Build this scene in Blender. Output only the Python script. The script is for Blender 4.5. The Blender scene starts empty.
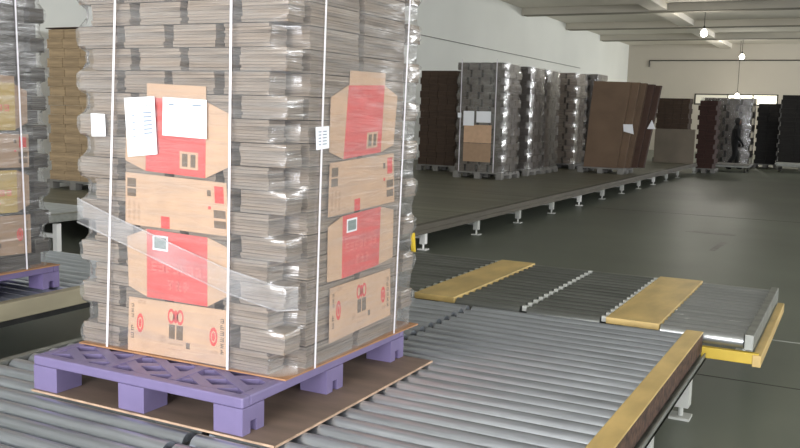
import bpy, bmesh, math, random
from mathutils import Matrix, Vector
random.seed(7)
SC = bpy.context.scene
COL = SC.collection

# ------------------------------------------------------------------ camera
H = 1.62
cam_d = bpy.data.cameras.new('camera')
cam = bpy.data.objects.new('camera', cam_d); COL.objects.link(cam)
RIGHT = Vector((0.8878088, 0.4594207, 0.0269837))
DOWN = Vector((0.0807866, -0.0978569, -0.9919161))
FWD = Vector((-0.4530662, 0.8828118, -0.1239933))
m = Matrix((RIGHT, -DOWN, -FWD)).transposed().to_4x4()
m.translation = Vector((0, 0, H))
cam.matrix_world = m
cam_d.sensor_width = 36.0
cam_d.lens = 888.18 / 800 * 36.0
cam_d.clip_end = 300
SC.camera = cam

# ------------------------------------------------------------------ light + exposure
SC.view_settings.view_transform = 'Standard'
SC.view_settings.look = 'None'
SC.view_settings.gamma = 1.0
SC.view_settings.use_curve_mapping = False
SC.view_settings.exposure = 0.25

wd = bpy.data.worlds.new('world'); SC.world = wd; wd.use_nodes = True
bg = wd.node_tree.nodes['Background']
bg.inputs['Color'].default_value = (0.80, 0.88, 1.0, 1); bg.inputs['Strength'].default_value = 1.2

def area(name, loc, rot, sx, sy, power, col=(1, 1, 1), spread=180):
    l = bpy.data.lights.new(name, 'AREA'); l.shape = 'RECTANGLE'; l.size = sx; l.size_y = sy
    l.energy = power; l.color = col; l.spread = math.radians(spread)
    o = bpy.data.objects.new(name, l); COL.objects.link(o); o.location = loc; o.rotation_euler = rot
    return o
R90 = math.pi / 2
# area lights in unseen dock and side-wall openings, added to light the hall
area('dock_fill', (-1.2, -6.9, 2.3), (R90, 0, 0), 5.2, 4.2, 980, (0.97, 0.97, 1.0))
area('dock_fill', (6.2, -6.9, 2.3), (R90, 0, 0), 5.2, 4.2, 600, (0.97, 0.97, 1.0))
for y, pw_ in ((4, 360), (12.5, 580), (41, 1450)):
    area('side_fill', (11.85, y, 3.9), (0, R90, 0), 1.6, 7.0, pw_, (0.97, 0.98, 1.0))

# ------------------------------------------------------------------ materials
def lin(c):
    return tuple(((v / 255) / 12.92 if v / 255 <= .04045 else ((v / 255 + .055) / 1.055) ** 2.4) for v in c)
MATS = {}
def nodes(name):
    mt = bpy.data.materials.new(name); mt.use_nodes = True
    nt = mt.node_tree; b = nt.nodes['Principled BSDF']
    MATS[name] = mt
    return mt, nt, b
def N(nt, t, **kw):
    n = nt.nodes.new(t)
    for k, v in kw.items(): setattr(n, k, v)
    return n
def coords(nt, scale, which='Object'):
    tc = N(nt, 'ShaderNodeTexCoord'); mp = N(nt, 'ShaderNodeMapping')
    mp.inputs['Scale'].default_value = scale
    nt.links.new(tc.outputs[which], mp.inputs['Vector'])
    return mp.outputs['Vector']
def mat(name, rgb, rough=.6, metal=0., var=.12, scale=(6, 6, 6), bump=0., bscale=None, objvar=0., rgb2=None, spec=.5, detail=4):
    """noise-mottled principled material; rgb in sRGB 0-255"""
    mt, nt, b = nodes(name)
    c = lin(rgb)
    no = N(nt, 'ShaderNodeTexNoise'); no.inputs['Scale'].default_value = 1.0; no.inputs['Detail'].default_value = detail
    nt.links.new(coords(nt, scale), no.inputs['Vector'])
    rp = N(nt, 'ShaderNodeValToRGB')
    lo = lin(rgb2) if rgb2 else tuple(v * (1 - var * 1.6) for v in c)
    rp.color_ramp.elements[0].position = .3; rp.color_ramp.elements[1].position = .7
    rp.color_ramp.elements[0].color = (*lo, 1)
    rp.color_ramp.elements[1].color = (*(min(1, v * (1 + (0 if rgb2 else var))) for v in c), 1)
    nt.links.new(no.outputs['Fac'], rp.inputs['Fac'])
    out = rp.outputs['Color']
    if objvar:
        oi = N(nt, 'ShaderNodeObjectInfo'); mr = N(nt, 'ShaderNodeMapRange')
        mr.inputs['To Min'].default_value = 1 - objvar; mr.inputs['To Max'].default_value = 1 + objvar
        nt.links.new(oi.outputs['Random'], mr.inputs['Value'])
        hs = N(nt, 'ShaderNodeHueSaturation')
        nt.links.new(mr.outputs['Result'], hs.inputs['Value']); nt.links.new(out, hs.inputs['Color'])
        out = hs.outputs['Color']
    nt.links.new(out, b.inputs['Base Color'])
    b.inputs['Roughness'].default_value = rough; b.inputs['Metallic'].default_value = metal
    b.inputs['Specular IOR Level'].default_value = spec
    if bump:
        nb = N(nt, 'ShaderNodeTexNoise'); nb.inputs['Scale'].default_value = 1; nb.inputs['Detail'].default_value = 3
        nt.links.new(coords(nt, bscale or scale), nb.inputs['Vector'])
        bp = N(nt, 'ShaderNodeBump'); bp.inputs['Strength'].default_value = bump; bp.inputs['Distance'].default_value = .01
        nt.links.new(nb.outputs['Fac'], bp.inputs['Height']); nt.links.new(bp.outputs['Normal'], b.inputs['Normal'])
    return mt
mat('bundle', (142, 128, 114), .75, var=.3, scale=(3, 3, 130), bump=.5, bscale=(4, 4, 170), objvar=.10)
mat('bundle_tan', (178, 154, 122), .8, var=.22, scale=(3, 3, 70), bump=.4, bscale=(4, 4, 90), objvar=.08)
mat('bundle_grey', (88, 81, 74), .6, var=.25, scale=(3, 3, 60), bump=.3, objvar=.08)
mat('bundle_shade', (74, 68, 61), .65, var=.25, scale=(3, 3, 130), bump=.4, objvar=.1)  # left load's shade darkened into its bundles, cartons dulled with it
mat('bundle_dark', (74, 58, 46), .8, var=.2, scale=(3, 3, 60), bump=.3)
mat('bundle_darkred', (62, 38, 32), .8, var=.2, scale=(3, 3, 60), bump=.3)
mat('bundle_black', (36, 34, 33), .8, var=.2, scale=(3, 3, 40), bump=.3)
mat('carton_tan', (200, 166, 136), .7, var=.05, scale=(14, 14, 14))
mat('carton_red', (212, 86, 82), .6, var=.06, scale=(14, 14, 14))
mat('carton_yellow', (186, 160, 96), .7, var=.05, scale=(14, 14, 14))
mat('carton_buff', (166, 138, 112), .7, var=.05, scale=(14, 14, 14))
mat('ink_brown', (110, 92, 74), .7, var=.1, scale=(80, 80, 80))
mat('ink_faint', (188, 154, 124), .7, var=.1, scale=(80, 80, 80))
mat('ink_red', (214, 74, 70), .7, var=.1, scale=(60, 60, 60))
mat('ink_pale', (226, 120, 112), .7, var=.05)
mat('ink_blue', (132, 148, 164), .7, var=.05)
mat('ink_teal', (120, 140, 136), .7, var=.1)
mat('paper', (240, 242, 246), .7, var=.015)
mat('slip_card', (172, 128, 92), .75, var=.12, scale=(10, 10, 10))
mat('base_board', (124, 106, 94), .7, var=.14, scale=(3, 12, 6), bump=.15)
mat('board_edge', (190, 162, 138), .8, var=.2, scale=(20, 20, 60))
mat('purple', (121, 111, 149), .42, var=.06, scale=(8, 8, 8))
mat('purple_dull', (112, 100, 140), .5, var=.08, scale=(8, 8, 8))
mat('strap', (236, 232, 238), .35, var=.02)
mat('roller', (190, 196, 206), .33, .85, var=.12, scale=(3, 60, 60), objvar=.06)
mat('roller_bright', (172, 175, 176), .3, .8, var=.08, scale=(3, 60, 60), objvar=.05)
mat('roller_dull', (128, 131, 128), .36, .8, var=.14, scale=(3, 60, 60), objvar=.1)
mat('steel', (150, 152, 146), .45, .6, var=.15, scale=(10, 10, 10))
mat('steel_dark', (44, 44, 42), .7, .2, var=.2)
mat('yellow', (202, 174, 112), .42, var=.16, scale=(7, 3, 7), bump=.05)
mat('yellow_bright', (232, 198, 44), .4, var=.06)
mat('yellow_dull', (206, 176, 62), .45, var=.1)
mat('rust', (84, 62, 50), .75, .1, var=.45, scale=(30, 24, 30), bump=.3)
mat('leg_paint', (188, 190, 184), .5, var=.08)
mat('cream_rail', (158, 150, 126), .5, .1, var=.1, scale=(6, 2, 6))
mat('edge_paint', (92, 87, 76), .6, .1, var=.1, scale=(6, 2, 6))
mat('deck', (122, 120, 104), .5, .1, var=.16, scale=(.5, 7, 1), bump=.2, bscale=(.5, 9, 1))
mat('pallet_grey', (128, 126, 122), .6, var=.1)
mat('sheet_brown', (108, 88, 70), .8, var=.08, scale=(2, 2, 3), objvar=.12)
mat('sheet_darkbrown', (70, 50, 40), .8, var=.1, scale=(2, 2, 3))
mat('panel_grey', (128, 118, 104), .75, var=.1, scale=(1.5, 1.5, 1.5))
mat('wall', (234, 236, 230), .9, var=.03, scale=(.35, .35, .35), bump=.03)
mat('wall_far', (186, 180, 168), .9, var=.03, scale=(.35, .35, .35), bump=.03)
mat('ceil', (222, 217, 206), .9, var=.03, scale=(.3, .3, .3))
mat('beam', (196, 191, 178), .8, var=.05, scale=(.6, 3, 3))
mat('beam_dark', (130, 126, 114), .8, var=.06, scale=(.6, 3, 3))
mat('tube_white', (236, 236, 232), .4, var=.01)
mat('black', (24, 24, 24), .6, var=.1)
mat('cloth_dark', (20, 19, 21), .9, var=.15, scale=(20, 20, 20))
mat('skin', (120, 88, 72), .6, var=.05)
mat('hair', (18, 16, 16), .6, var=.2, scale=(60, 60, 60))
mat('frame_dark', (70, 68, 62), .6, .3, var=.1)
# floor: dark greenish sealed concrete
mt = mat('floor', (106, 111, 100), .42, var=.12, scale=(.45, .45, .45), bump=.02, bscale=(3, 3, 3), spec=.45, detail=8)
# lamps / window
def emit(name, rgb, st):
    mt, nt, b = nodes(name)
    b.inputs['Base Color'].default_value = (*lin(rgb), 1)
    no = N(nt, 'ShaderNodeTexNoise'); no.inputs['Scale'].default_value = 3
    mx = N(nt, 'ShaderNodeMix', data_type='RGBA'); mx.inputs[0].default_value = .05
    mx.inputs[6].default_value = (*lin(rgb), 1); nt.links.new(no.outputs['Color'], mx.inputs[7])
    nt.links.new(mx.outputs[2], b.inputs['Emission Color']); b.inputs['Emission Strength'].default_value = st
emit('bulb', (255, 250, 235), 14)
emit('daylit_pane', (255, 250, 226), 1.6)
emit('daylit_pane_dim', (200, 196, 180), .35)
# stretch film
def film(name, base, streak, gloss_rough, haze, sscale=(2.2, 2.2, 26), bsc=(3, 3, 30)):
    mt, nt, b = nodes(name)
    nt.nodes.remove(b); out = nt.nodes['Material Output']
    tr = N(nt, 'ShaderNodeBsdfTransparent'); tr.inputs['Color'].default_value = (.97, .97, .97, 1)
    gl = N(nt, 'ShaderNodeBsdfGlossy'); gl.inputs['Color'].default_value = (1, 1, 1, 1); gl.inputs['Roughness'].default_value = gloss_rough
    df = N(nt, 'ShaderNodeBsdfDiffuse'); df.inputs['Color'].default_value = (.86, .86, .88, 1)
    no = N(nt, 'ShaderNodeTexNoise'); no.inputs['Scale'].default_value = 1; no.inputs['Detail'].default_value = 5; no.inputs['Distortion'].default_value = .6
    nt.links.new(coords(nt, sscale), no.inputs['Vector'])
    mr = N(nt, 'ShaderNodeMapRange'); mr.inputs['From Min'].default_value = .42; mr.inputs['From Max'].default_value = .72
    mr.inputs['To Min'].default_value = base; mr.inputs['To Max'].default_value = streak
    nt.links.new(no.outputs['Fac'], mr.inputs['Value'])
    fw_ = N(nt, 'ShaderNodeLayerWeight'); pw = N(nt, 'ShaderNodeMath', operation='POWER'); pw.inputs[1].default_value = 4.0
    fw_.inputs['Blend'].default_value = .5
    nt.links.new(fw_.outputs['Facing'], pw.inputs[0])
    lw = N(nt, 'ShaderNodeMath', operation='MULTIPLY_ADD'); lw.inputs[1].default_value = .7; lw.inputs[2].default_value = .05
    nt.links.new(pw.outputs[0], lw.inputs[0])
    ad = N(nt, 'ShaderNodeMath', operation='ADD', use_clamp=True)
    nt.links.new(mr.outputs['Result'], ad.inputs[0]); nt.links.new(lw.outputs[0], ad.inputs[1])
    nb = N(nt, 'ShaderNodeTexNoise'); nb.inputs['Scale'].default_value = 1; nb.inputs['Detail'].default_value = 4; nb.inputs['Distortion'].default_value = .8
    nt.links.new(coords(nt, bsc), nb.inputs['Vector'])
    bp = N(nt, 'ShaderNodeBump'); bp.inputs['Strength'].default_value = .3; bp.inputs['Distance'].default_value = .02
    nt.links.new(nb.outputs['Fac'], bp.inputs['Height']); nt.links.new(bp.outputs['Normal'], gl.inputs['Normal'])
    m1 = N(nt, 'ShaderNodeMixShader'); nt.links.new(ad.outputs[0], m1.inputs[0])
    nt.links.new(tr.outputs[0], m1.inputs[1]); nt.links.new(gl.outputs[0], m1.inputs[2])
    m2 = N(nt, 'ShaderNodeMixShader')
    hz = N(nt, 'ShaderNodeMapRange'); hz.inputs['From Min'].default_value = .35; hz.inputs['From Max'].default_value = .75
    hz.inputs['To Min'].default_value = haze * .6; hz.inputs['To Max'].default_value = haze * 1.7
    nt.links.new(no.outputs['Fac'], hz.inputs['Value']); nt.links.new(hz.outputs['Result'], m2.inputs[0])
    nt.links.new(m1.outputs[0], m2.inputs[1]); nt.links.new(df.outputs[0], m2.inputs[2])
    nt.links.new(m2.outputs[0], out.inputs['Surface'])
film('film', .0, .13, .18, .075)
film('film_band', .0, .04, .25, .15, (6, 6, 6))
film('film_far', .02, .12, .15, .02, (2, 2, 7))

# ------------------------------------------------------------------ mesh helpers
class MB:
    def __init__(s): s.v = []; s.f = []
    def add(s, vs, fs):
        n = len(s.v); s.v += [tuple(v) for v in vs]; s.f += [tuple(i + n for i in f) for f in fs]; return s
    def box(s, x0, x1, y0, y1, z0, z1):
        vs = [(x, y, z) for z in (z0, z1) for y in (y0, y1) for x in (x0, x1)]
        return s.add(vs, [(0, 2, 3, 1), (4, 5, 7, 6), (0, 1, 5, 4), (2, 6, 7, 3), (0, 4, 6, 2), (1, 3, 7, 5)])
    def prism(s, poly, fn, d0, d1):
        """poly [(u,v)] extruded from depth d0 to d1; fn(u,v,d) -> xyz"""
        n = len(poly)
        vs = [fn(u, v, d0) for u, v in poly] + [fn(u, v, d1) for u, v in poly]
        fs = [tuple(range(n)), tuple(range(2 * n - 1, n - 1, -1))] + [(i, i + n, (i + 1) % n + n, (i + 1) % n) for i in range(n)]
        return s.add(vs, fs)
    def tube(s, a, b, r0, r1=None, n=12, caps=True):
        a = Vector(a); b = Vector(b); r1 = r0 if r1 is None else r1
        d = (b - a).normalized(); u = d.orthogonal().normalized(); w = d.cross(u)
        vs = []
        for p, r in ((a, r0), (b, r1)):
            for i in range(n):
                t = 2 * math.pi * i / n; vs.append(p + (u * math.cos(t) + w * math.sin(t)) * r)
        fs = [(i, (i + 1) % n, (i + 1) % n + n, i + n) for i in range(n)]
        if caps: fs += [tuple(range(n - 1, -1, -1)), tuple(range(n, 2 * n))]
        return s.add(vs, fs)
    def lathe(s, prof, c=(0, 0, 0), n=16):
        vs = []; fs = []
        for r, z in prof:
            for i in range(n):
                t = 2 * math.pi * i / n; vs.append((c[0] + r * math.cos(t), c[1] + r * math.sin(t), c[2] + z))
        for k in range(len(prof) - 1):
            for i in range(n):
                j = (i + 1) % n; fs.append((k * n + i, k * n + j, (k + 1) * n + j, (k + 1) * n + i))
        return s.add(vs, fs)
    def mesh(s, name, mt, smooth=False):
        me = bpy.data.meshes.new(name); me.from_pydata(s.v, [], s.f); me.validate()
        bm = bmesh.new(); bm.from_mesh(me); bmesh.ops.recalc_face_normals(bm, faces=bm.faces); bm.to_mesh(me); bm.free()
        me.materials.append(MATS[mt])
        if smooth:
            me.polygons.foreach_set('use_smooth', [True] * len(me.polygons))
            try: me.set_sharp_from_angle(angle=math.radians(40))
            except Exception: pass
        return me
    def build(s, name, mt, parent=None, smooth=False, loc=(0, 0, 0), bevel=0):
        o = bpy.data.objects.new(name, s.mesh(name, mt, smooth)); COL.objects.link(o); o.location = loc
        if parent: o.parent = parent
        if bevel:
            b = o.modifiers.new('bevel', 'BEVEL'); b.width = bevel; b.segments = 2; b.limit_method = 'ANGLE'
        return o
def inst(name, me, parent, loc=(0, 0, 0), rot=(0, 0, 0)):
    o = bpy.data.objects.new(name, me); COL.objects.link(o); o.location = loc; o.rotation_euler = rot
    if parent: o.parent = parent
    return o
def tag(o, label=None, cat=None, group=None, kind=None):
    if label: o['label'] = label
    if cat: o['category'] = cat
    if group: o['group'] = group
    if kind: o['kind'] = kind
    return o
def thing(name, label, cat, loc=(0, 0, 0), group=None):
    o = bpy.data.objects.new(name, None); COL.objects.link(o); o.location = loc; o.empty_display_size = .1
    return tag(o, label, cat, group)
def box(name, mt, parent, x0, x1, y0, y1, z0, z1, bevel=0):
    return MB().box(x0, x1, y0, y1, z0, z1).build(name, mt, parent, bevel=bevel)
def XY(u, v, d): return (u, v, d)

# ------------------------------------------------------------------ setting
XW, XR, YB, YR, ZC = -11.6, 12.0, 49.3, -7.0, 5.62
fl = MB().box(XW - .2, XR + .2, YR - .2, YB + .2, -.2, 0).build('floor', 'floor'); tag(fl, 'dark green-grey sealed concrete floor', kind='structure')
box('floor_joint', 'frame_dark', fl, -4.2, 12, 5.84, 5.856, -.002, .001)
box('floor_joint', 'leg_paint', fl, -.475, 12, 7.10, 7.12, -.002, .001)
box('floor_joint', 'frame_dark', fl, -4.2, 12, 16.0, 16.02, -.002, .001)
MB().prism([(-1.60, 11.7), (-1.52, 11.7), (-1.49, 12.6), (-1.57, 12.6)], XY, -.001, .0008).build('scuff_sheen', 'pallet_grey', fl)  # scuffed floor patches, their soft sheen painted in pale grey
MB().prism([(-2.2, 13.5), (-1.5, 13.45), (-1.5, 13.62), (-2.1, 13.66)], XY, -.001, .0008).build('scuff_sheen', 'pallet_grey', fl)
wl = MB().box(XW - .2, XW, YR - .2, YB + .2, 0, ZC).build('wall_left', 'wall'); tag(wl, 'white plastered wall behind the stored loads', kind='structure')
MB().tube((XW + .03, 10, 3.9), (XW + .03, 40, 3.86), .012, n=8).build('cable', 'pallet_grey', wl)
wb = MB().box(XW, XR, YB, YB + .2, 0, ZC).build('wall_back', 'wall_far'); tag(wb, 'beige far end wall', kind='structure')
MB().tube((XW + 1.15, YB - .05, 4.78), (XR, YB - .05, 4.78), .03).tube((XW + 1.15, YB - .05, 4.78), (XW + 1.15, YB - .05, 4.45), .03).build('conduit', 'frame_dark', wb)
wr = MB()
wr.box(XR, XR + .2, YR - .2, YB + .2, 0, 3.1).box(XR, XR + .2, YR - .2, YB + .2, 4.7, ZC)
for (a, b) in ((YR - .2, .5), (7.5, 9.0), (16, 37.5), (44.5, YB + .2)): wr.box(XR, XR + .2, a, b, 3.1, 4.7)
tag(wr.build('wall_right', 'wall'), 'white side wall with high openings added for light', kind='structure')
wq = MB()
wq.box(XW, -3.8, YR - .2, YR, 0, ZC).box(1.4, 3.6, YR - .2, YR, 0, ZC).box(8.8, XR, YR - .2, YR, 0, ZC).box(-3.8, 1.4, YR - .2, YR, 4.4, ZC).box(3.6, 8.8, YR - .2, YR, 4.4, ZC)
tag(wq.build('wall_rear', 'wall'), 'white wall with dock openings added for light', kind='structure')
ce = MB().box(XW - .2, XR + .2, YR - .2, YB + .2, ZC, ZC + .2).build('ceiling', 'ceil'); tag(ce, 'pale concrete ceiling with beams', kind='structure')
for y in (-2.6, 4.0, 9.6, 15.2, 20.8, 26.6, 32.2, 37.8, 43.4):
    bmm = box('beam', 'beam', ce, XW, XR, y - .15, y + .15, ZC - .26, ZC)
    box('beam_flange', 'beam_dark', bmm, XW + .1, XR, y - .17, y + .17, ZC - .29, ZC - .26)
for x in (-6.6, 1.6, 8.0): box('girder', 'ceil', ce, x - .3, x + .3, YR, YB, ZC - .22, ZC)
MB().tube((-5.6, 26.3, ZC - .36), (-2.7, 26.3, ZC - .36), .035).build('light_tube', 'tube_white', ce)
MB().tube((-11.0, 26.4, ZC - .33), (10, 26.4, ZC - .33), .014).build('conduit', 'frame_dark', ce)

# window strip in the far wall
w = MB().box(-8.0, -3.9, YB - .03, YB, 2.48, 2.55).box(-8.0, -3.9, YB - .03, YB, 3.0, 3.06).box(-8.0, -7.93, YB - .03, YB, 2.5, 3.05).box(-3.97, -3.9, YB - .03, YB, 2.5, 3.05)
for x in (-6.32, -5.1): w.box(x - .03, x + .03, YB - .03, YB, 2.5, 3.05)
w = w.build('window_1', 'frame_dark'); tag(w, 'narrow daylit strip window high in the far wall', kind='structure')
box('pane', 'daylit_pane_dim', w, -7.93, -6.35, YB - .015, YB - .005, 2.55, 3.0)
box('pane', 'daylit_pane', w, -6.29, -5.13, YB - .015, YB - .005, 2.55, 3.0)
box('pane', 'daylit_pane', w, -5.07, -3.97, YB - .015, YB - .005, 2.55, 3.0)

# ------------------------------------------------------------------ conveyors
ZR = .457                      # top of the rollers
PITCH = .1066; RR = .041
def roller_mesh(L, mt, r=RR):
    mb = MB()
    mb.tube((-L / 2, 0, 0), (L / 2, 0, 0), r, n=20)
    return mb.mesh('roller', mt, True)
def axle_mesh(L): return MB().tube((-L / 2 - .02, 0, 0), (L / 2 + .02, 0, 0), .012, n=8).mesh('axle', 'steel_dark')
def conveyor_bed(t, x0, x1, y0, y1, mt='roller', phase=0.):
    me = roller_mesh(x1 - x0, mt)
    y = y0 + RR + phase
    while y + RR <= y1 + .005:
        inst('roller', me, t, ((x0 + x1) / 2, y, ZR - RR), (random.uniform(0, 6.28), 0, 0)); y += PITCH
def leg(t, x, y, ztop, mt='leg_paint', s=.035, brace=0):
    mb = MB().box(x - s, x + s, y - s, y + s, .07, ztop).tube((x, y, .012), (x, y, .07), .014, n=8).box(x - .055, x + .055, y - .055, y + .055, 0, .014)
    if brace: mb.box(x - brace, x, y - .018, y + .018, ztop * .58, ztop * .58 + .045)
    return mb.build('leg', mt, t)

t = thing('roller_conveyor', 'wide near roller conveyor with worn yellow side rail at the right', 'conveyor')
conveyor_bed(t, -2.03, -.785, .55, 5.06)
box('cover_plate', 'yellow', t, -.785, -.692, .5, 5.09, ZR - .010, ZR - .0005, .003)
box('side_channel', 'rust', t, -.712, -.694, .5, 5.08, ZR - .115, ZR - .010)
MB().box(-.80, -.668, .5, 5.05, ZR - .150, ZR - .135).box(-.676, -.668, .5, 5.05, ZR - .150, ZR - .112).build('lower_rail', 'steel', t)
box('inner_rail', 'steel_dark', t, -2.045, -2.033, .5, 5.06, ZR - .12, ZR - .03)
for y in (1.7, 2.8, 3.9, 4.92): leg(t, -.76, y, ZR - .15, s=.045); leg(t, -2.0, y, ZR - .12)

t = thing('roller_conveyor', 'near roller conveyor half under the purple pallet, bordered by a grey rail', 'conveyor')
conveyor_bed(t, -3.36, -2.065, .55, 5.06)
box('side_rail', 'steel', t, -3.41, -3.365, .5, 5.08, ZR - .12, ZR - .0005, .003)
box('inner_rail', 'steel_dark', t, -2.062, -2.05, .5, 5.06, ZR - .12, ZR - .03)
for y in (1.7, 2.8, 3.9, 4.92): leg(t, -3.36, y, ZR - .12); leg(t, -2.11, y, ZR - .12)

t = thing('roller_conveyor', 'crosswise roller conveyor with two yellow plates beyond the near rollers', 'conveyor')
YC0, YC1 = 5.115, 6.70
conveyor_bed(t, -4.0, -2.54, YC0, YC1, 'roller_dull')
conveyor_bed(t, -2.215, -1.785, YC0, YC1, 'roller_dull')
conveyor_bed(t, -1.735, -1.285, YC0, YC1, 'roller_dull')
conveyor_bed(t, -.935, -.485, YC0, YC1, 'roller_bright')
for (x0, x1) in ((-2.50, -2.22), (-1.245, -.94)):
    pl = box('cover_plate', 'yellow', t, x0, x1, YC0 - .01, YC1, ZR - .03, ZR + .008, .003)
    tag(pl, 'worn yellow cover plate')
blk = MB().box(-.014, .014, -.017, .017, -.03, .002).mesh('bearing_block', 'leg_paint')
y = YC0 + RR
while y < YC1:
    for x in (-2.52, -1.76, -1.265): inst('bearing_block', blk, t, (x, y, ZR))
    y += PITCH
for x in (-2.52, -1.76, -1.265): box('cross_member', 'steel_dark', t, x - .02, x + .02, YC0, YC1, ZR - .12, ZR - .035)
MB().box(-.478, -.43, YC0 - .02, YC1 + .02, ZR - .075, ZR + .012).build('end_rail', 'steel', t, bevel=.004)
box('far_rail', 'steel', t, -4.0, -.43, YC1 + .005, YC1 + .03, ZR - .12, ZR - .01)
fy = MB().box(-.70, -.40, YC0 - .02, YC0 + .02, ZR - .15, ZR - .088).build('lower_frame', 'yellow_dull', t, bevel=.004)
MB().box(-.43, -.385, YC0 - .03, YC1 + .02, ZR - .16, ZR - .095).build('lower_frame', 'yellow', t, bevel=.004)
for x in (-.62, -1.76, -3.0): leg(t, x, YC1 - .1, ZR - .12); leg(t, x - .3, YC0 + .3, ZR - .12)

t = thing('roller_conveyor', 'roller conveyor with cream side beam carrying the left-hand load', 'conveyor')
conveyor_bed(t, -6.0, -4.42, 1.5, 5.0)
MB().box(-4.42, -4.345, 1.4, 5.05, ZR - .105, ZR - .0005).build('side_beam', 'cream_rail', t, bevel=.005)
box('lower_rail', 'steel_dark', t, -4.47, -4.42, 1.4, 5.05, ZR - .16, ZR - .10)
for y in (1.9, 3.0, 3.28, 4.7): leg(t, -4.46, y, ZR - .1, 'pallet_grey'); leg(t, -5.95, y, ZR - .1, 'pallet_grey')
box('side_rail', 'steel', t, -6.06, -6.0, 1.4, 5.05, ZR - .12, ZR - .0005)

t = thing('roller_conveyor', 'small grey roller conveyor with white legs behind the left-hand load', 'conveyor')
conveyor_bed(t, -9.0, -7.52, 5.45, 7.5, 'roller_bright')
box('side_beam', 'steel', t, -7.5, -7.40, 5.35, 7.55, ZR - .07, ZR + .01, .004)
for y in (5.5, 6.6): leg(t, -7.45, y, ZR - .09, 'tube_white', .03, .45); leg(t, -8.95, y, ZR - .09)

# yellow bar behind the big load
tag(MB().tube((-3.44, 6.95, .575), (-3.39, 6.95, .0), .022, n=10).box(-3.45, -3.33, 6.89, 7.01, 0, .012).build('guard_post', 'yellow_bright'), 'short yellow post behind the right edge of the wrapped load', 'post')

# ------------------------------------------------------------------ long storage platform
ZP = .314
t = thing('storage_platform', 'long low steel platform carrying the stored pallets along the wall', 'platform')
y = 7.6
while y < 29.0:
    y1 = min(y + 3.32, 29.15)
    box('deck_panel', 'deck', t, -11.2, -4.62, y, y1 - .012, ZP - .05, ZP); y = y1
box('edge_rail', 'edge_paint', t, -4.61, -4.52, 7.6, 29.15, ZP - .085, ZP - .0005, .004)
box('edge_lip', 'edge_paint', t, -4.515, -4.50, 7.6, 29.15, ZP - .11, ZP - .06)
for k in range(13): leg(t, -4.56, 7.85 + 1.66 * k if k < 12 else 28.9, ZP - .08, 'tube_white' if k % 4 == 1 else 'leg_paint', .035, .5)
for k in range(6): leg(t, -10.9, 8.0 + 4 * k, ZP - .05)

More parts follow.
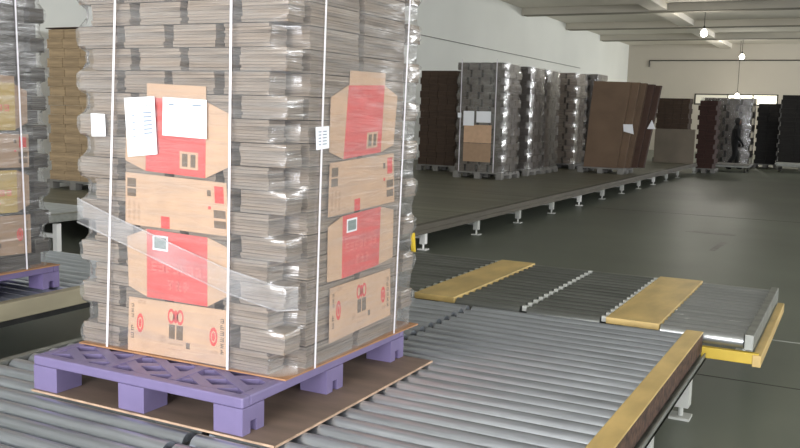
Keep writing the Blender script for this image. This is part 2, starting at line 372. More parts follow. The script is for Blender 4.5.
# ------------------------------------------------------------------ pallets
def clip(poly, x0, x1, y0, y1):
    for ax, lim, sg in ((0, x0, 1), (0, x1, -1), (1, y0, 1), (1, y1, -1)):
        out = []
        for i in range(len(poly)):
            a, b = poly[i - 1], poly[i]
            da, db = sg * (a[ax] - lim), sg * (b[ax] - lim)
            if (da >= 0) != (db >= 0):
                s_ = da / (da - db); out.append((a[0] + (b[0] - a[0]) * s_, a[1] + (b[1] - a[1]) * s_))
            if db >= 0: out.append(b)
        poly = out
        if not poly: return []
    return poly
def plastic_pallet(label, x0, x1, y0, y1, z0, mt='purple', h=.14, lattice=True, group=None):
    t = thing('plastic_pallet', label, 'pallet', ((x0 + x1) / 2, (y0 + y1) / 2, z0), group)
    W, D = (x1 - x0) / 2, (y1 - y0) / 2
    dz = h - .04
    if lattice:
        mb = MB(); rw = .045
        mb.box(-W, W, -D, -D + rw, dz, h).box(-W, W, D - rw, D, dz, h).box(-W, -W + rw, -D + rw, D - rw, dz, h).box(W - rw, W, -D + rw, D - rw, dz, h)
        mb.build('deck_rim', mt, t, bevel=.006)
        MB().box(-W + rw, W - rw, -D + rw, D - rw, dz, dz + .006).build('deck_pan', mt, t)
        xs = [-W + rw + (2 * W - 2 * rw) * k / 3 for k in range(4)]; ys = [-D + rw + (2 * D - 2 * rw) * k / 4 for k in range(5)]
        for x in xs[1:3]: MB().box(x - .02, x + .02, -D + rw, D - rw, dz + .004, h).build('deck_rib', mt, t)
        for y in ys[1:4]: MB().box(-W + rw, W - rw, y - .02, y + .02, dz + .004, h - .001).build('deck_rib', mt, t)
        for i in range(3):
            for j in range(4):
                cx, cy = (xs[i] + xs[i + 1]) / 2, (ys[j] + ys[j + 1]) / 2
                mb = MB()
                for sg in (1, -1):
                    for k in (-2, -1, 0, 1, 2):
                        o = k * .215; L = .5; hw = .021
                        d = Vector((1, .62 * sg)).normalized(); nrm = Vector((-d.y, d.x)); c = Vector((cx + o, cy))
                        pts = [c + d * L + nrm * hw, c - d * L + nrm * hw, c - d * L - nrm * hw, c + d * L - nrm * hw]
                        pl = clip([(p.x, p.y) for p in pts], xs[i], xs[i + 1], ys[j], ys[j + 1])
                        if len(pl) >= 3: mb.prism(pl, XY, dz + .012 + .001 * sg, h - .003 - .0012 * sg)
                mb.build('lattice', mt, t)
    else:
        n = 5
        for k in range(n):
            a = -D + 2 * D * k / n
            MB().box(-W, W, a, a + 2 * D / n - .05, dz + .01, h).build('deck_slat', mt, t)
        for x in (-W, -.06, W - .12): MB().box(x, x + .12, -D, D - .05, dz - .02, dz + .01).build('stringer', mt, t)
    fw = .13
    for i, cx in enumerate((-W + fw / 2, 0, W - fw / 2)):
        for j, cy in enumerate((-D + fw / 2, 0, D - fw / 2)):
            a, b = fw / 2, fw / 2 * (.86 if 0 < i + j and not (j == 0 or i == 2) else .99)
            mb = MB()
            ix = .03 if i == 2 else 0
            top, bot = dz, 0.0
            vs = [(cx - b, cy - b, bot), (cx + b - ix, cy - b, bot), (cx + b - ix, cy + b, bot), (cx - b, cy + b, bot), (cx - a, cy - a, top), (cx + a - ix, cy - a, top), (cx + a - ix, cy + a, top), (cx - a, cy + a, top)]
            mb.add(vs, [(0, 3, 2, 1), (4, 5, 6, 7), (0, 1, 5, 4), (1, 2, 6, 5), (2, 3, 7, 6), (3, 0, 4, 7)])
            if i == 2:   # outer wall with a notch rising from the ground
                nw = .018
                for (p, q, zz0) in ((-b, -nw, 0), (nw, b, 0), (-nw, nw, .045)):
                    mb.box(cx + b - ix, cx + b, cy + p, cy + q, zz0, top)
            mb.build('foot', mt, t)
    return t

ZB = ZR + .008
tag(box('base_board', 'base_board', None, -2.915, -1.715, 2.44, 3.71, ZR + .0005, ZB - .0005), 'thin brown board lying on the rollers under the purple pallet', 'board')
eb = bpy.data.objects['base_board']
MB().box(-2.915, -1.712, 2.436, 2.4402, ZR, ZB).box(-1.7152, -1.711, 2.436, 3.71, ZR, ZB).build('edge', 'board_edge', eb)
plastic_pallet('near purple plastic pallet under the tall wrapped load with straps', -2.915, -1.862, 2.45, 3.70, ZB)
ZL = ZB + .14
tag(MB().prism([(-2.90, 2.675), (-1.852, 2.70), (-1.832, 3.79), (-2.90, 3.79)], XY, ZL, ZL + .006).build('slip_sheet', 'slip_card'), 'brown cardboard sheet between the near purple pallet and its load', 'cardboard sheet')
plastic_pallet('dull purple pallet under the left-hand load, cut by the picture edge', -5.6, -4.49, 2.75, 3.99, ZR, 'purple_dull')
tag(box('slip_sheet', 'slip_card', None, -5.6, -4.475, 2.75, 3.985, ZR + .14, ZR + .146), 'brown cardboard sheet between the left-hand load and its pallet', 'cardboard sheet')

# ------------------------------------------------------------------ wrapped loads
def bundle_mb(w, d, h, k=7, jit=.003):
    mb = MB(); z = 0
    hs = [random.uniform(.7, 1.3) for _ in range(k)]; s_ = sum(hs)
    for q in hs:
        dh = h * q / s_; jx, jy = random.uniform(-jit, jit), random.uniform(-jit, jit)
        mb.box(-w / 2 + jx, w / 2 + jx, -d / 2 + jy, d / 2 + jy, z, z + dh - .0012); z += dh
    return mb
def wrapped_load(label, x0, x1, y0, y1, z0, nl, lh=.0885, nx=4, ny=3, mt='bundle', fm='film', each=True, shift=.08, group=None, straps=(), cat='wrapped load', gap=.045, name='wrapped_load', top=True):
    t = thing(name, label, cat, ((x0 + x1) / 2, (y0 + y1) / 2, z0), group)
    W, D = (x1 - x0) / 2, (y1 - y0) / 2
    px = (2 * W - shift + gap) / nx
    if each and ny == 4: ds = [.105, (2 * D - .21 - 3 * gap) / 2, (2 * D - .21 - 3 * gap) / 2, .105]
    else: ds = [(2 * D - (ny - 1) * gap) / ny] * ny
    bw = px - gap
    var = {d: [bundle_mb(bw, d, lh - .003).mesh('bundle', mt) for _ in range(6)] for d in set(ds)} if each else None
    allb = MB()
    for l in range(nl):
        ox = 0 if l % 2 == 0 else shift
        for i in range(nx):
            y_ = -D
            for j in range(ny):
                sx = ox
                if each and 0 < j < ny - 1: sx = 0 if i == 0 else (shift if i == nx - 1 else ox)
                cx = -W + sx + px * i + bw / 2; cy = y_ + ds[j] / 2
                y_ += ds[j] + gap
                jx, jy = random.uniform(-.003, .003), random.uniform(-.003, .003)
                if each and ny == 4 and 0 < i < nx - 1 and 0 < j < ny - 1 and l < nl - 1: continue   # wholly enclosed, never seen
                if each: inst('bundle', random.choice(var[ds[j]]), t, (cx + jx, cy + jy, l * lh))
                else: allb.box(cx - bw / 2 + jx, cx + bw / 2 + jx, cy - ds[j] / 2 + jy, cy + ds[j] / 2 + jy, l * lh, (l + 1) * lh - .0015)
    if not each: tag(allb.build('bundle_stack', mt, t), kind='stuff')
    hgt = nl * lh
    if fm:
        # stretch film skin following the staggered layers
        off = .019 if each else .02
        cor = []
        per = []
        ns = 14 if each else 6
        cs = [(-W - off, -D - off), (W + off, -D - off), (W + off, D + off), (-W - off, D + off)]
        for k in range(4):
            a, b = cs[k], cs[(k + 1) % 4]
            for q in range(ns):
                f_ = q / ns; per.append((a[0] + (b[0] - a[0]) * f_, a[1] + (b[1] - a[1]) * f_, 0 if q else 1))
        rows = nl * 4 if each else nl * 2; per_l = 4 if each else 2
        rows_z = [.002 + (hgt + .008) * r / rows for r in range(rows + 1)]
        vs = []; fs = []
        n = len(per)
        for r, z in enumerate(rows_z):
            lay = int(max(0, z) / lh)
            for (x, y, c) in per:
                dx, dy = random.uniform(-1, 1) * .003, random.uniform(-1, 1) * .003
                if c:
                    x -= math.copysign(.01, x); y -= math.copysign(.01, y)
                    even = (r // per_l) % 2 == 0
                    edge = 1. if r % per_l else .5
                    if (x > 0) == even: x -= math.copysign(shift * .7 * edge, x); y -= math.copysign(.02 * edge, y)
                    else: x -= math.copysign(shift * .35 * (1 - edge), x)
                vs.append((x + dx, y + dy, z))
        for r in range(rows):
            for i in range(n):
                j = (i + 1) % n; fs.append((r * n + i, r * n + j, (r + 1) * n + j, (r + 1) * n + i))
        MB().add(vs, fs).build('stretch_film', fm, t, smooth=True)
    for st in straps:
        # ('f', x_bottom, x_top) on the front/back, ('r', y_bottom, y_top) on the sides
        k, a, b = st; so = .027; sw = .0052
        if k == 'f':
            a -= t.location.x; b -= t.location.x
            pts = [(a, -D - so, 0.0), (b, -D - so, hgt + .012), (b, D + so, hgt + .012), (a, D + so, 0.0)]
            wv = Vector((sw, 0, 0))
        else:
            a -= t.location.y; b -= t.location.y
            pts = [(W + so, a, 0.0), (W + so, b, hgt + .012), (-W - so, b, hgt + .012), (-W - so, a, 0.0)]
            wv = Vector((0, sw, 0))
        mb = MB()
        nr = [Vector((0, -1, 0)) if k == 'f' else Vector((1, 0, 0)), Vector((0, 0, 1)), Vector((0, 1, 0)) if k == 'f' else Vector((-1, 0, 0))]
        for q in range(3):
            p, r = Vector(pts[q]), Vector(pts[q + 1]); o = nr[q] * .0015
            mb.add([p - wv, p + wv, r + wv, r - wv, p - wv + o, p + wv + o, r + wv + o, r - wv + o], [(0, 1, 2, 3), (4, 5, 6, 7), (0, 1, 5, 4), (1, 2, 6, 5), (2, 3, 7, 6), (3, 0, 4, 7)])
        mb.build('strap', 'strap', t)
    return t

ZS = ZL + .006
big = wrapped_load('tall near stack of flattened cartons in stretch film with white straps', -2.91, -1.868, 2.712, 3.785, ZS, 20, ny=4,
                   straps=[('f', -2.748, -2.660), ('f', -2.115, -2.098), ('r', 2.885, 2.935), ('r', 3.555, 3.640)])

# printed cartons laid against the faces: fn maps (u, v, outward) into the load's frame
def face_front(root, y):
    L = root.location
    return lambda u, v, d: (u - L.x + .01, y - d - L.y, v - L.z)
def face_right(root, x):
    L = root.location
    return lambda u, v, d: (x + d - L.x, u - L.y, v - L.z)
def quad_pt(q, u, v):
    """q = TL,TR,BR,BL ; u right 0..1, v down 0..1"""
    a = (q[0][0] + (q[1][0] - q[0][0]) * u, q[0][1] + (q[1][1] - q[0][1]) * u)
    b = (q[3][0] + (q[2][0] - q[3][0]) * u, q[3][1] + (q[2][1] - q[3][1]) * u)
    return (a[0] + (b[0] - a[0]) * v, a[1] + (b[1] - a[1]) * v)
def marks(name, q, rects, mt, parent, fn, d):
    mb = MB()
    for r in rects:
        if len(r) == 4:
            u0, v0, u1, v1 = r
            mb.prism([quad_pt(q, u0, v0), quad_pt(q, u1, v0), quad_pt(q, u1, v1), quad_pt(q, u0, v1)], fn, d, d + .0006)
        elif r[0] == 'e':          # filled ellipse
            _, cu, cv, ru, rv = r
            mb.prism([quad_pt(q, cu + ru * math.cos(6.2832 * k / 16), cv + rv * math.sin(6.2832 * k / 16)) for k in range(16)], fn, d, d + .0006)
        elif r[0] == 'o':          # ring
            _, cu, cv, ru, rv = r
            for k in range(16):
                a0, a1 = 6.2832 * k / 16, 6.2832 * (k + 1) / 16
                mb.prism([quad_pt(q, cu + ru * math.cos(a) * s_, cv + rv * math.sin(a) * s_) for a, s_ in ((a0, 1), (a1, 1), (a1, .62), (a0, .62))], fn, d, d + .0006)
    o = mb.build(name, mt, parent)
    if len(rects) > 1: o['kind'] = 'stuff'
    return o
def glyphs(u0, v0, u1, v1, n, vertical=False):
    """rows or columns of small stroke clusters standing in for lettering too blurred to read"""
    out = []
    rnd = random.Random(int((u0 + v0 * 7 + n) * 1000))
    for k in range(n):
        if vertical: a0, a1, b0, b1 = u0, u1, v0 + (v1 - v0) * k / n, v0 + (v1 - v0) * (k + .72) / n
        else: a0, a1, b0, b1 = u0 + (u1 - u0) * k / n, u0 + (u1 - u0) * (k + .72) / n, v0, v1
        w_, h_ = a1 - a0, b1 - b0
        for q in range(3):
            out.append((a0, b0 + h_ * q * .4, a1, b0 + h_ * (q * .4 + .17)) if rnd.random() < .75 else (a0 + w_ * .1, b0 + h_ * q * .4, a0 + w_ * .6, b0 + h_ * (q * .4 + .17)))
        x = rnd.choice((.05, .4, .75)); out.append((a0 + w_ * x, b0, a0 + w_ * (x + .2), b1))
    return out
def octo_carton(root, fn, d, tab, red, lf, rf, label, kind=1, cm='carton_tan', rm='carton_red'):
    """red-faced flattened carton: centre panel q=TL,TR,BR,BL with two side flaps and maybe a top tab"""
    mb = MB()
    if tab: mb.prism(tab, fn, d, d + .003)
    mb.prism(red, fn, d, d + .003).prism(lf, fn, d - .0015, d + .0022).prism(rf, fn, d - .0015, d + .0022)
    o = mb.build('flattened_carton', cm, root); o['label'] = label
    e = d + .003
    marks('red_print', red, [(0, 0, 1, 1)], rm, o, fn, e); e += .0006
    if kind == 1:
        marks('print', red, [(.58, .68, .88, .91)], cm, o, fn, e)
        marks('barcode', red, [(.62, .71, .71, .88), (.76, .71, .84, .88)], 'ink_brown', o, fn, e + .0006)
        marks('print', red, glyphs(.12, .06, .88, .16, 6) + [('e', .4, .3, .1, .06)], 'ink_red' if rm == 'carton_red' else 'ink_faint', o, fn, e)
    else:
        marks('print', red, [(.1, .07, .36, .29)], 'paper', o, fn, e)
        marks('barcode', red, [(.13, .1, .33, .26)], 'ink_teal', o, fn, e + .0006)
        marks('print', red, glyphs(.08, .46, .93, .6, 7) + glyphs(.36, .70, .74, .85, 3), 'ink_pale', o, fn, e)
    return o
def tan_carton(root, fn, d, q, label, kind=1, cm='carton_tan'):
    o = MB().prism(q, fn, d, d + .004).build('flattened_carton', cm, root); o['label'] = label
    e = d + .004
    if kind == 1:
        marks('print', q, [(.02, .10, .11, .27), (.02, .30, .11, .45), (.87, .53, .98, .68), (.87, .73, .98, .87), (.815, .17, .85, .28)], 'ink_brown', o, fn, e)
        marks('red_print', q, [(.36, .77, .445, 1.0), (.885, .08, .97, .40), (.82, .47, .845, .53)], 'ink_red', o, fn, e)
        marks('print', q, [(.03 + .05 * k, .5 + .03 * k, .05 + .05 * k, .92) for k in range(3)], 'ink_faint', o, fn, e)
    else:
        marks('print', q, glyphs(.03, .12, .058, .40, 3, True) + glyphs(.03, .52, .06, .80, 2, True) + glyphs(.93, .16, .965, .82, 6, True) + [(.425, .40, .485, .66), (.5, .40, .565, .66), (.60, .69, .635, .80)], 'ink_brown', o, fn, e)
        marks('red_print', q, [('o', .125, .46, .036, .18), ('e', .125, .46, .014, .08), ('o', .865, .5, .038, .17), ('e', .865, .5, .016, .08), ('o', .445, .25, .035, .14), ('o', .535, .25, .035, .14), ('e', .49, .25, .025, .12)], 'ink_red', o, fn, e)
        marks('print', q, [(.335, .62, .39, .75), (.42, .73, .57, .77), (.1, .03, .18, .1), (.42, .84, .56, .86), (.84, .74, .91, .80)], 'ink_faint', o, fn, e)
    return o
FF = face_front(big, 2.712)
octo_carton(big, FF, .0085, [(-2.54, 1.71), (-2.243, 1.70), (-2.243, 1.64), (-2.54, 1.65)], [(-2.545, 1.656), (-2.242, 1.642), (-2.246, 1.35), (-2.55, 1.362)],
            [(-2.545, 1.656), (-2.646, 1.64), (-2.66, 1.40), (-2.55, 1.362)], [(-2.242, 1.642), (-2.135, 1.60), (-2.134, 1.398), (-2.246, 1.35)], 'red-faced flattened carton under the two white papers')
tan_carton(big, FF, .011, [(-2.655, 1.352), (-2.142, 1.337), (-2.129, 1.133), (-2.658, 1.14)], 'tan flattened carton printed with small red and brown blocks')
octo_carton(big, FF, .0085, None, [(-2.546, 1.127), (-2.236, 1.119), (-2.236, .845), (-2.548, .847)], [(-2.546, 1.127), (-2.654, 1.088), (-2.648, .882), (-2.548, .847)],
            [(-2.236, 1.119), (-2.133, 1.086), (-2.133, .90), (-2.236, .845)], 'lower red-faced flattened carton with pale lettering', 2)
tan_carton(big, FF, .011, [(-2.643, .838), (-2.132, .842), (-2.135, .617), (-2.653, .611)], 'lowest tan flattened carton with red seals', 2)
p = MB().prism([(-2.649, 1.650), (-2.490, 1.659), (-2.476, 1.432), (-2.631, 1.415)], FF, .024, .0248).build('paper_sheet', 'paper', big)
marks('print', [(-2.649, 1.650), (-2.490, 1.659), (-2.476, 1.432), (-2.631, 1.415)], glyphs(.38, .12, .88, .18, 6) + [(.6, .26 + .07 * k, .88, .285 + .07 * k) for k in range(6)] + [(.22, .3 + .12 * k, .32, .32 + .12 * k) for k in range(4)], 'ink_blue', p, FF, .0248)
p = MB().prism([(-2.446, 1.657), (-2.229, 1.649), (-2.229, 1.501), (-2.450, 1.508)], FF, .024, .0248).build('paper_sheet', 'paper', big)
marks('print', [(-2.446, 1.657), (-2.229, 1.649), (-2.229, 1.501), (-2.450, 1.508)], [(.14, .16, .26, .2), (.68, .14, .88, .18)], 'ink_blue', p, FF, .0248)
p = MB().prism([(-2.834, 1.585), (-2.755, 1.583), (-2.751, 1.493), (-2.830, 1.49)], FF, .024, .0246).build('paper_label', 'paper', big)
marks('print', [(-2.834, 1.585), (-2.755, 1.583), (-2.751, 1.493), (-2.830, 1.49)], [(.2, .84, .8, .88)], 'ink_blue', p, FF, .0248)
FR = face_right(big, -1.868)
octo_carton(big, FR, .0085, [(3.145, 1.785), (3.443, 1.79), (3.44, 1.73), (3.14, 1.722)], [(3.131, 1.725), (3.436, 1.737), (3.414, 1.448), (3.10, 1.428)],
            [(3.131, 1.725), (3.002, 1.675), (2.994, 1.459), (3.10, 1.428)], [(3.436, 1.737), (3.561, 1.695), (3.534, 1.477), (3.414, 1.448)], 'red-faced flattened carton on the right side')
tan_carton(big, FR, .011, [(2.996, 1.416), (3.53, 1.441), (3.548, 1.222), (2.988, 1.201)], 'tan flattened carton on the right side')
octo_carton(big, FR, .0085, None, [(3.103, 1.195), (3.427, 1.208), (3.42, .95), (3.104, .935)], [(3.103, 1.195), (2.996, 1.16), (2.996, .937), (3.104, .935)],
            [(3.427, 1.208), (3.551, 1.185), (3.553, .965), (3.42, .95)], 'lower red-faced flattened carton on the right side', 2)
tan_carton(big, FR, .011, [(3.012, .91), (3.526, .918), (3.538, .70), (3.012, .682)], 'lowest tan flattened carton on the right side', 2)
q = [(2.869, 1.558), (2.965, 1.562), (2.968, 1.476), (2.875, 1.47)]
p = MB().prism(q, FR, .024, .0246).build('paper_label', 'paper', big)
marks('print', q, [(.2, .2 + .14 * k, .8, .24 + .14 * k) for k in range(5)], 'ink_blue', p, FR, .0248)
# loose tail of film running down across the front and round the corner
up = [(-2.915, 1.228), (-2.73, 1.172), (-2.555, 1.124), (-2.34, 1.065), (-2.128, 1.008), (-1.89, .968)]
mb = MB(); vs = []
for i, (u, v) in enumerate(up):
    wv = .092 if i else .10
    for k in range(4):
        vs.append(FF(u, v - wv * k / 3, .028 + .003 * (k % 2) + .002 * (i % 2)))
n_ = len(up)
for k in range(4): vs.append(FR(2.76, .955 - .085 * k / 3, .026 + .003 * (k % 2)))
fs = [(i * 4 + k, i * 4 + k + 1, i * 4 + k + 5, i * 4 + k + 4) for i in range(n_) for k in range(3)]
MB().add(vs, fs).build('film_tail', 'film_band', big, smooth=True)
mb = MB()
for e in (0, 3):
    for i in range(n_):
        a, b = Vector(vs[i * 4 + e]), Vector(vs[i * 4 + 4 + e]); mb.tube(a, b, .0035, n=6)
mb.build('film_roll_edge', 'film_band', big)

# left-hand load
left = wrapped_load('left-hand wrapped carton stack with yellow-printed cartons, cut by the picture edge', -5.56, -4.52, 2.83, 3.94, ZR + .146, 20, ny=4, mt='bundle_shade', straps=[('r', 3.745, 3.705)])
FL = face_right(left, -4.52)
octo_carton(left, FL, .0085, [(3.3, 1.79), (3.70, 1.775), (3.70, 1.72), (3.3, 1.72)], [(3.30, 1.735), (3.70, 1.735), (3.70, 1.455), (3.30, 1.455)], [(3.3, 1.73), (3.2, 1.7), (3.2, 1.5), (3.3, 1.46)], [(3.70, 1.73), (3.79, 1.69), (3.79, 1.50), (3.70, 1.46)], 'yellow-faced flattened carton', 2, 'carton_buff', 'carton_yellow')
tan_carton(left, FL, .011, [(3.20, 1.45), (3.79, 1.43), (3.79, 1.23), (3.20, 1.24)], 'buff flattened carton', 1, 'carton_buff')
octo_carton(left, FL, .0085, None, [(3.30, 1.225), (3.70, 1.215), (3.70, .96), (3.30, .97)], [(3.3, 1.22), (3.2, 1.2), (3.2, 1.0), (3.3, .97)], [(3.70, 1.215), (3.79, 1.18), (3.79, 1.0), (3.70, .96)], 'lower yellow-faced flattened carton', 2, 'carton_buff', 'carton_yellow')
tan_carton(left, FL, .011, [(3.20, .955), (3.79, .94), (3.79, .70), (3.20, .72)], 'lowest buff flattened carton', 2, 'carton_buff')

# ------------------------------------------------------------------ stored loads on the platform
G = 'wrapped loads stored on the platform'
PG = 'grey pallets on the platform'
def stored(label, plabel, x0, x1, y0, y1, top, mt='bundle_grey', fm='film_far', z=ZP, nx=4, ny=3, group=G, gap=.05, shift=.07):
    plastic_pallet(plabel, x0 - .03, x1 + .03, y0 - .03, y1 + .03, z, 'pallet_grey', .14, False, PG)
    nl = round((top - z - .14) / .15)
    return wrapped_load(label, x0, x1, y0, y1, z + .14, nl, (top - z - .14) / nl, nx, ny, mt, fm, False, shift, group, gap=gap)
l1 = stored('wrapped grey load with two white papers and tan cartons, nearest on the platform', 'grey pallet under the load with two white papers', -7.53, -6.5, 17.12, 18.15, 2.69)
F1 = face_front(l1, 17.12 - .022)
MB().prism([(-7.35, 1.42), (-6.74, 1.42), (-6.74, 1.05), (-7.35, 1.05)], F1, 0, .006).build('flattened_carton', 'carton_tan', l1)
MB().prism([(-7.35, 1.04), (-6.74, 1.04), (-6.74, .66), (-7.35, .66)], F1, 0, .006).build('flattened_carton', 'carton_buff', l1)
MB().prism([(-7.37, 1.70), (-7.13, 1.70), (-7.13, 1.40), (-7.37, 1.40)], F1, .007, .009).build('paper_sheet', 'paper', l1)
MB().prism([(-7.08, 1.70), (-6.76, 1.70), (-6.76, 1.47), (-7.08, 1.47)], F1, .007, .009).build('paper_sheet', 'paper', l1)
MB().prism([(-7.5, 1.66), (-7.42, 1.66), (-7.42, 1.56), (-7.5, 1.56)], F1, .007, .009).build('paper_label', 'paper', l1)
for x in (-7.43, -6.66): MB().box(x - .008, x + .008, -.03, -.027, 0, 2.3).build('strap', 'strap', l1, loc=(-l1.location.x, 17.12 - l1.location.y - 0, 0))
stored('dark grey wrapped load directly behind the one with white papers', 'grey pallet second in the row along the platform', -7.5, -6.5, 18.72, 19.72, 2.70)
stored('grey wrapped load third in the platform row', 'grey pallet third in the row along the platform', -7.5, -6.5, 19.88, 20.88, 2.70)
stored('shiny grey wrapped load left of the leaning brown sheets', 'grey pallet left of the leaning brown sheets', -7.45, -6.45, 22.1, 23.1, 2.74, 'bundle')
stored('grey wrapped load half hidden behind the leaning brown sheets', 'grey pallet behind the leaning brown sheets', -7.4, -6.3, 23.5, 24.5, 2.78)
stored('dark brown stack just right of the tall near load', 'grey pallet under the dark brown stack', -9.12, -8.2, 18.6, 19.6, 2.60, 'bundle_dark', None, gap=.008, shift=.03)
stored('dark brown stack behind the grey panel at the platform end', 'grey pallet behind the grey panel', -5.75, -4.75, 28.55, 29.1, 2.3, 'bundle_dark', None, gap=.008, shift=.03)

# tan stack seen between the left-hand load and the tall near load
plastic_pallet('grey pallet under the tan stack by the white wall', -11.2, -10.1, 9.75, 10.85, ZP, 'pallet_grey', .14, False, PG)
ts = wrapped_load('tan stack of flattened cartons between the left-hand load and the tall load', -11.17, -10.15, 9.78, 10.82, ZP + .14, 16, (2.74 - .454) / 16, 3, 3, 'bundle_tan', None, True, .04, None, cat='carton stack', gap=.008, name='carton_stack')
MB().prism([(-.52, -.53), (.52, -.53), (.52, .53), (-.52, .53)], XY, 2.295, 2.31).build('top_sheet', 'sheet_darkbrown', ts)

# leaning big sheets
plastic_pallet('grey pallet under the leaning brown sheets', -6.05, -4.95, 21.12, 22.2, ZP, 'pallet_grey', .14, False, PG)
specs = [(0, .80, .145, 2.03, 'sheet_brown', 'front brown cardboard sheet of the leaning stack on the platform'),
         (.14, .84, .16, 2.03, 'sheet_brown', 'second brown cardboard sheet of the leaning stack'),
         (.27, .84, .18, 2.02, 'sheet_brown', 'third brown cardboard sheet of the leaning stack'),
         (.42, .86, .19, 2.0, 'sheet_darkbrown', 'fourth, darker cardboard sheet of the leaning stack'),
         (.58, .86, .19, 1.98, 'sheet_darkbrown', 'rearmost dark cardboard sheet of the leaning stack')]
for k, (dx, wd_, lean, hh, mt_, lab) in enumerate(specs):
    x0 = -5.93 + dx * .75; y0 = 21.2 + k * .17
    z0 = ZP + .14
    poly = [(x0, z0), (x0 + wd_, z0), (x0 + wd_ + lean * 1.6, z0 + hh), (x0 + lean, z0 + hh + .02)]
    o = MB().prism(poly, lambda u, v, d: (u, y0 + d, v), 0, .165).build('cardboard_sheet', mt_, bevel=.01)
    tag(o, lab, 'cardboard sheet', 'leaning brown sheets')
    if k == 2: MB().prism([(-5.02, 1.50), (-4.80, 1.50), (-4.76, 1.27), (-5.0, 1.33)], lambda u, v, d: (u, 21.195 - d, v), -.005, .004).build('paper_label', 'paper', bpy.data.objects.get('cardboard_sheet'))
    if k == 4: MB().prism([(-4.60, 1.40), (-4.40, 1.40), (-4.5, 1.62)], lambda u, v, d: (u, y0 - d, v), 0, .003).build('paper_label', 'paper', o)

# grey panel at the platform end
tag(MB().box(-5.70, -4.50, 28.28, 28.34, ZP, 1.36).build('flat_panel', 'panel_grey', bevel=.01), 'grey-brown flat panel standing at the far end of the platform', 'panel')

# ------------------------------------------------------------------ far end of the hall
plastic_pallet('grey pallet under the dark red-brown stack at the far end', -4.68, -4.02, 29.4, 30.3, 0, 'pallet_grey', .14, False)
wrapped_load('dark red-brown stack beyond the platform end', -4.64, -4.06, 29.45, 30.25, .14, 14, .152, 2, 3, 'bundle_darkred', None, False, .05, None, cat='carton stack', gap=.008, name='carton_stack')
plastic_pallet('grey pallet under the silvery wrapped load behind the person', -5.25, -3.4, 33.5, 34.7, 0, 'pallet_grey', .14, False)
wrapped_load('silvery wrapped load behind the walking person', -5.2, -3.45, 33.55, 34.65, .14, 10, .232, 4, 3, 'bundle_grey', 'film_far', False, .12, None, gap=.09)
plastic_pallet('grey pallet under the narrow black stack', -3.45, -2.62, 34.75, 35.75, 0, 'pallet_grey', .14, False)
wrapped_load('narrow black stack right of the silvery load', -3.42, -2.65, 34.8, 35.7, .14, 14, .155, 2, 2, 'bundle_black', None, False, .04, None, cat='carton stack', gap=.008, name='carton_stack')
plastic_pallet('grey pallet under the black stack at the right picture edge', -2.6, -1.0, 33.9, 35.1, 0, 'pallet_grey', .14, False)
wrapped_load('tall black stack at the right picture edge', -2.58, -1.05, 33.95, 35.05, .14, 16, .154, 3, 2, 'bundle_black', None, False, .04, None, cat='carton stack', gap=.008, name='carton_stack')
def low_cart(label, x0, x1, y0, y1, z, mt):
    t = thing('low_trolley', label, 'trolley', ((x0 + x1) / 2, (y0 + y1) / 2, 0)); W, D = (x1 - x0) / 2, (y1 - y0) / 2
    box('deck', mt, t, -W, W, -D, D, z - .05, z, .01)
    box('frame', 'steel', t, -W + .05, W - .05, -D + .05, D - .05, z - .1, z - .05)
    for a in (-1, 1):
        for b in (-1, 1):
            MB().tube((a * (W - .15) - .03, b * (D - .15), .07), (a * (W - .15) + .03, b * (D - .15), .07), .07, n=14).box(a * (W - .15) - .04, a * (W - .15) + .04, b * (D - .15) - .02, b * (D - .15) + .02, .09, z - .1).build('wheel', 'frame_dark', t)
low_cart('low flat trolley in front of the walking person', -4.55, -3.12, 30.6, 31.7, .26, 'pallet_grey')
low_cart('low flat trolley at the right picture edge', -2.5, -1.2, 32.2, 33.1, .30, 'leg_paint')

# ------------------------------------------------------------------ pendant lamps
def pendant(x, y, z, label, power):
    t = thing('pendant_lamp', label, 'lamp', (x, y, z), 'bare bulbs hanging from the ceiling')
    MB().tube((0, 0, .13), (0, 0, ZC - z), .012, n=8).build('cord', 'frame_dark', t)
    MB().lathe([(.001, .16), (.03, .155), (.04, .12), (.04, .06), (.035, .05)], n=14).build('socket', 'frame_dark', t, smooth=True)
    MB().lathe([(.034, .055), (.05, .03), (.10, -.03), (.12, -.09), (.11, -.15), (.07, -.20), (.001, -.22)], n=18).build('bulb', 'bulb', t, smooth=True)
    l = bpy.data.lights.new('bulb_light', 'POINT'); l.energy = power; l.color = (1, .95, .86); l.shadow_soft_size = .12
    o = bpy.data.objects.new('bulb_light', l); COL.objects.link(o); o.parent = t; o.location = (0, 0, -.4)
pendant(-5.15, 32.8, 4.75, 'nearer bare bulb hanging below the ceiling beams', 90)
pendant(-5.27, 44.9, 4.75, 'farther bare bulb hanging low near the far wall', 120)
pendant(-5.66, 47.5, 3.0, 'bare bulb glowing before the strip window', 15)

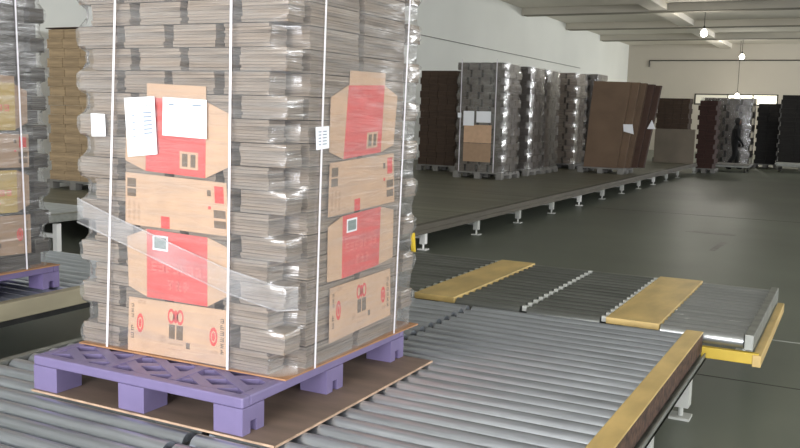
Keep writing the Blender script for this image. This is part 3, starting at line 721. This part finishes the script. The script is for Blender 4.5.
# ------------------------------------------------------------------ person
def person(x, y, rz):
    t = thing('person', 'person in dark clothes walking past the silvery wrapped load', 'person', (x, y, 0))
    t.rotation_euler = (0, 0, rz)
    V = []; E = []; Rr = []
    def v(p, r, par=None):
        V.append(p); Rr.append(r)
        if par is not None: E.append((par, len(V) - 1))
        return len(V) - 1
    # faces +x
    pel = v((0, 0, .93), (.19, .15)); bel = v((.02, 0, 1.08), (.19, .15), pel); ch = v((.03, 0, 1.28), (.205, .155), bel); sh = v((.03, 0, 1.42), (.15, .11), ch)
    nk = v((.05, 0, 1.51), (.055, .055), sh); hd0 = v((.075, 0, 1.58), (.075, .085), nk); hd1 = v((.08, 0, 1.66), (.085, .10), hd0); hd2 = v((.075, 0, 1.72), (.05, .06), hd1)
    for s_, kx, fx in ((1, .10, .16), (-1, .02, -.22)):
        hip = v((.01, .10 * s_, .86), (.115, .12), pel); kn = v((kx, .10 * s_, .48), (.08, .085), hip); an = v((fx, .10 * s_, .10 if fx > 0 else .13), (.055, .06), kn)
        hl = v((fx + .01, .10 * s_, .05), (.045, .045), an); v((fx + .17, .11 * s_, .035), (.035, .03), hl)
    for s_, ex, hx in ((1, .0, .16), (-1, .05, .22)):
        so = v((.02, .18 * s_, 1.40), (.08, .08), sh); el = v((ex, .23 * s_, 1.13), (.06, .06), so); wr_ = v((hx, .22 * s_, .92), (.032, .032), el)
        pm = v((hx + .035, .215 * s_, .85), (.036, .02), wr_)
        for k in range(4):
            a = v((hx + .03 + .018 * (k - 1.5), .21 * s_, .80), (.009, .009), pm); v((hx + .045 + .016 * (k - 1.5), .205 * s_, .755 + .008 * abs(k - 1.5)), (.008, .008), a)
        th = v((hx + .07, .195 * s_, .835), (.010, .010), pm); v((hx + .085, .19 * s_, .80), (.009, .009), th)
    me = bpy.data.meshes.new('body'); me.from_pydata(V, E, []); o = bpy.data.objects.new('body', me); COL.objects.link(o); o.parent = t
    sk = o.modifiers.new('skin', 'SKIN'); sk.use_smooth_shade = True
    for i, r in enumerate(Rr): me.skin_vertices[0].data[i].radius = r
    me.skin_vertices[0].data[0].use_root = True
    o.modifiers.new('sub', 'SUBSURF').levels = 1; o.modifiers['sub'].render_levels = 2
    me.materials.append(MATS['cloth_dark'])
    MB().lathe([(.001, .14), (.05, .13), (.085, .09), (.10, .03), (.10, -.02), (.09, -.06)], (.055, 0, 1.64), 16).build('hair', 'hair', t, smooth=True)
    f_ = MB()
    f_.lathe([(.001, .085), (.045, .07), (.07, .03), (.075, -.02), (.06, -.07), (.03, -.1), (.001, -.105)], (.105, 0, 1.635), 16)
    f_.add([(.17, -.014, 1.63), (.17, .014, 1.63), (.165, 0, 1.665), (.205, 0, 1.625), (.17, 0, 1.61)], [(0, 3, 2), (3, 1, 2), (0, 4, 3), (4, 1, 3)])
    for s_ in (-1, 1): f_.box(.075, .10, .078 * s_ - .008, .078 * s_ + .008, 1.61, 1.67)
    fc = f_.build('face', 'skin', t, smooth=True)
    MB().box(.165, .178, -.04, -.02, 1.645, 1.655).box(.165, .178, .02, .04, 1.645, 1.655).box(.158, .168, -.022, .022, 1.578, 1.586).build('eyes_and_mouth', 'hair', fc)
    return t
person(-3.86, 32.55, .25)
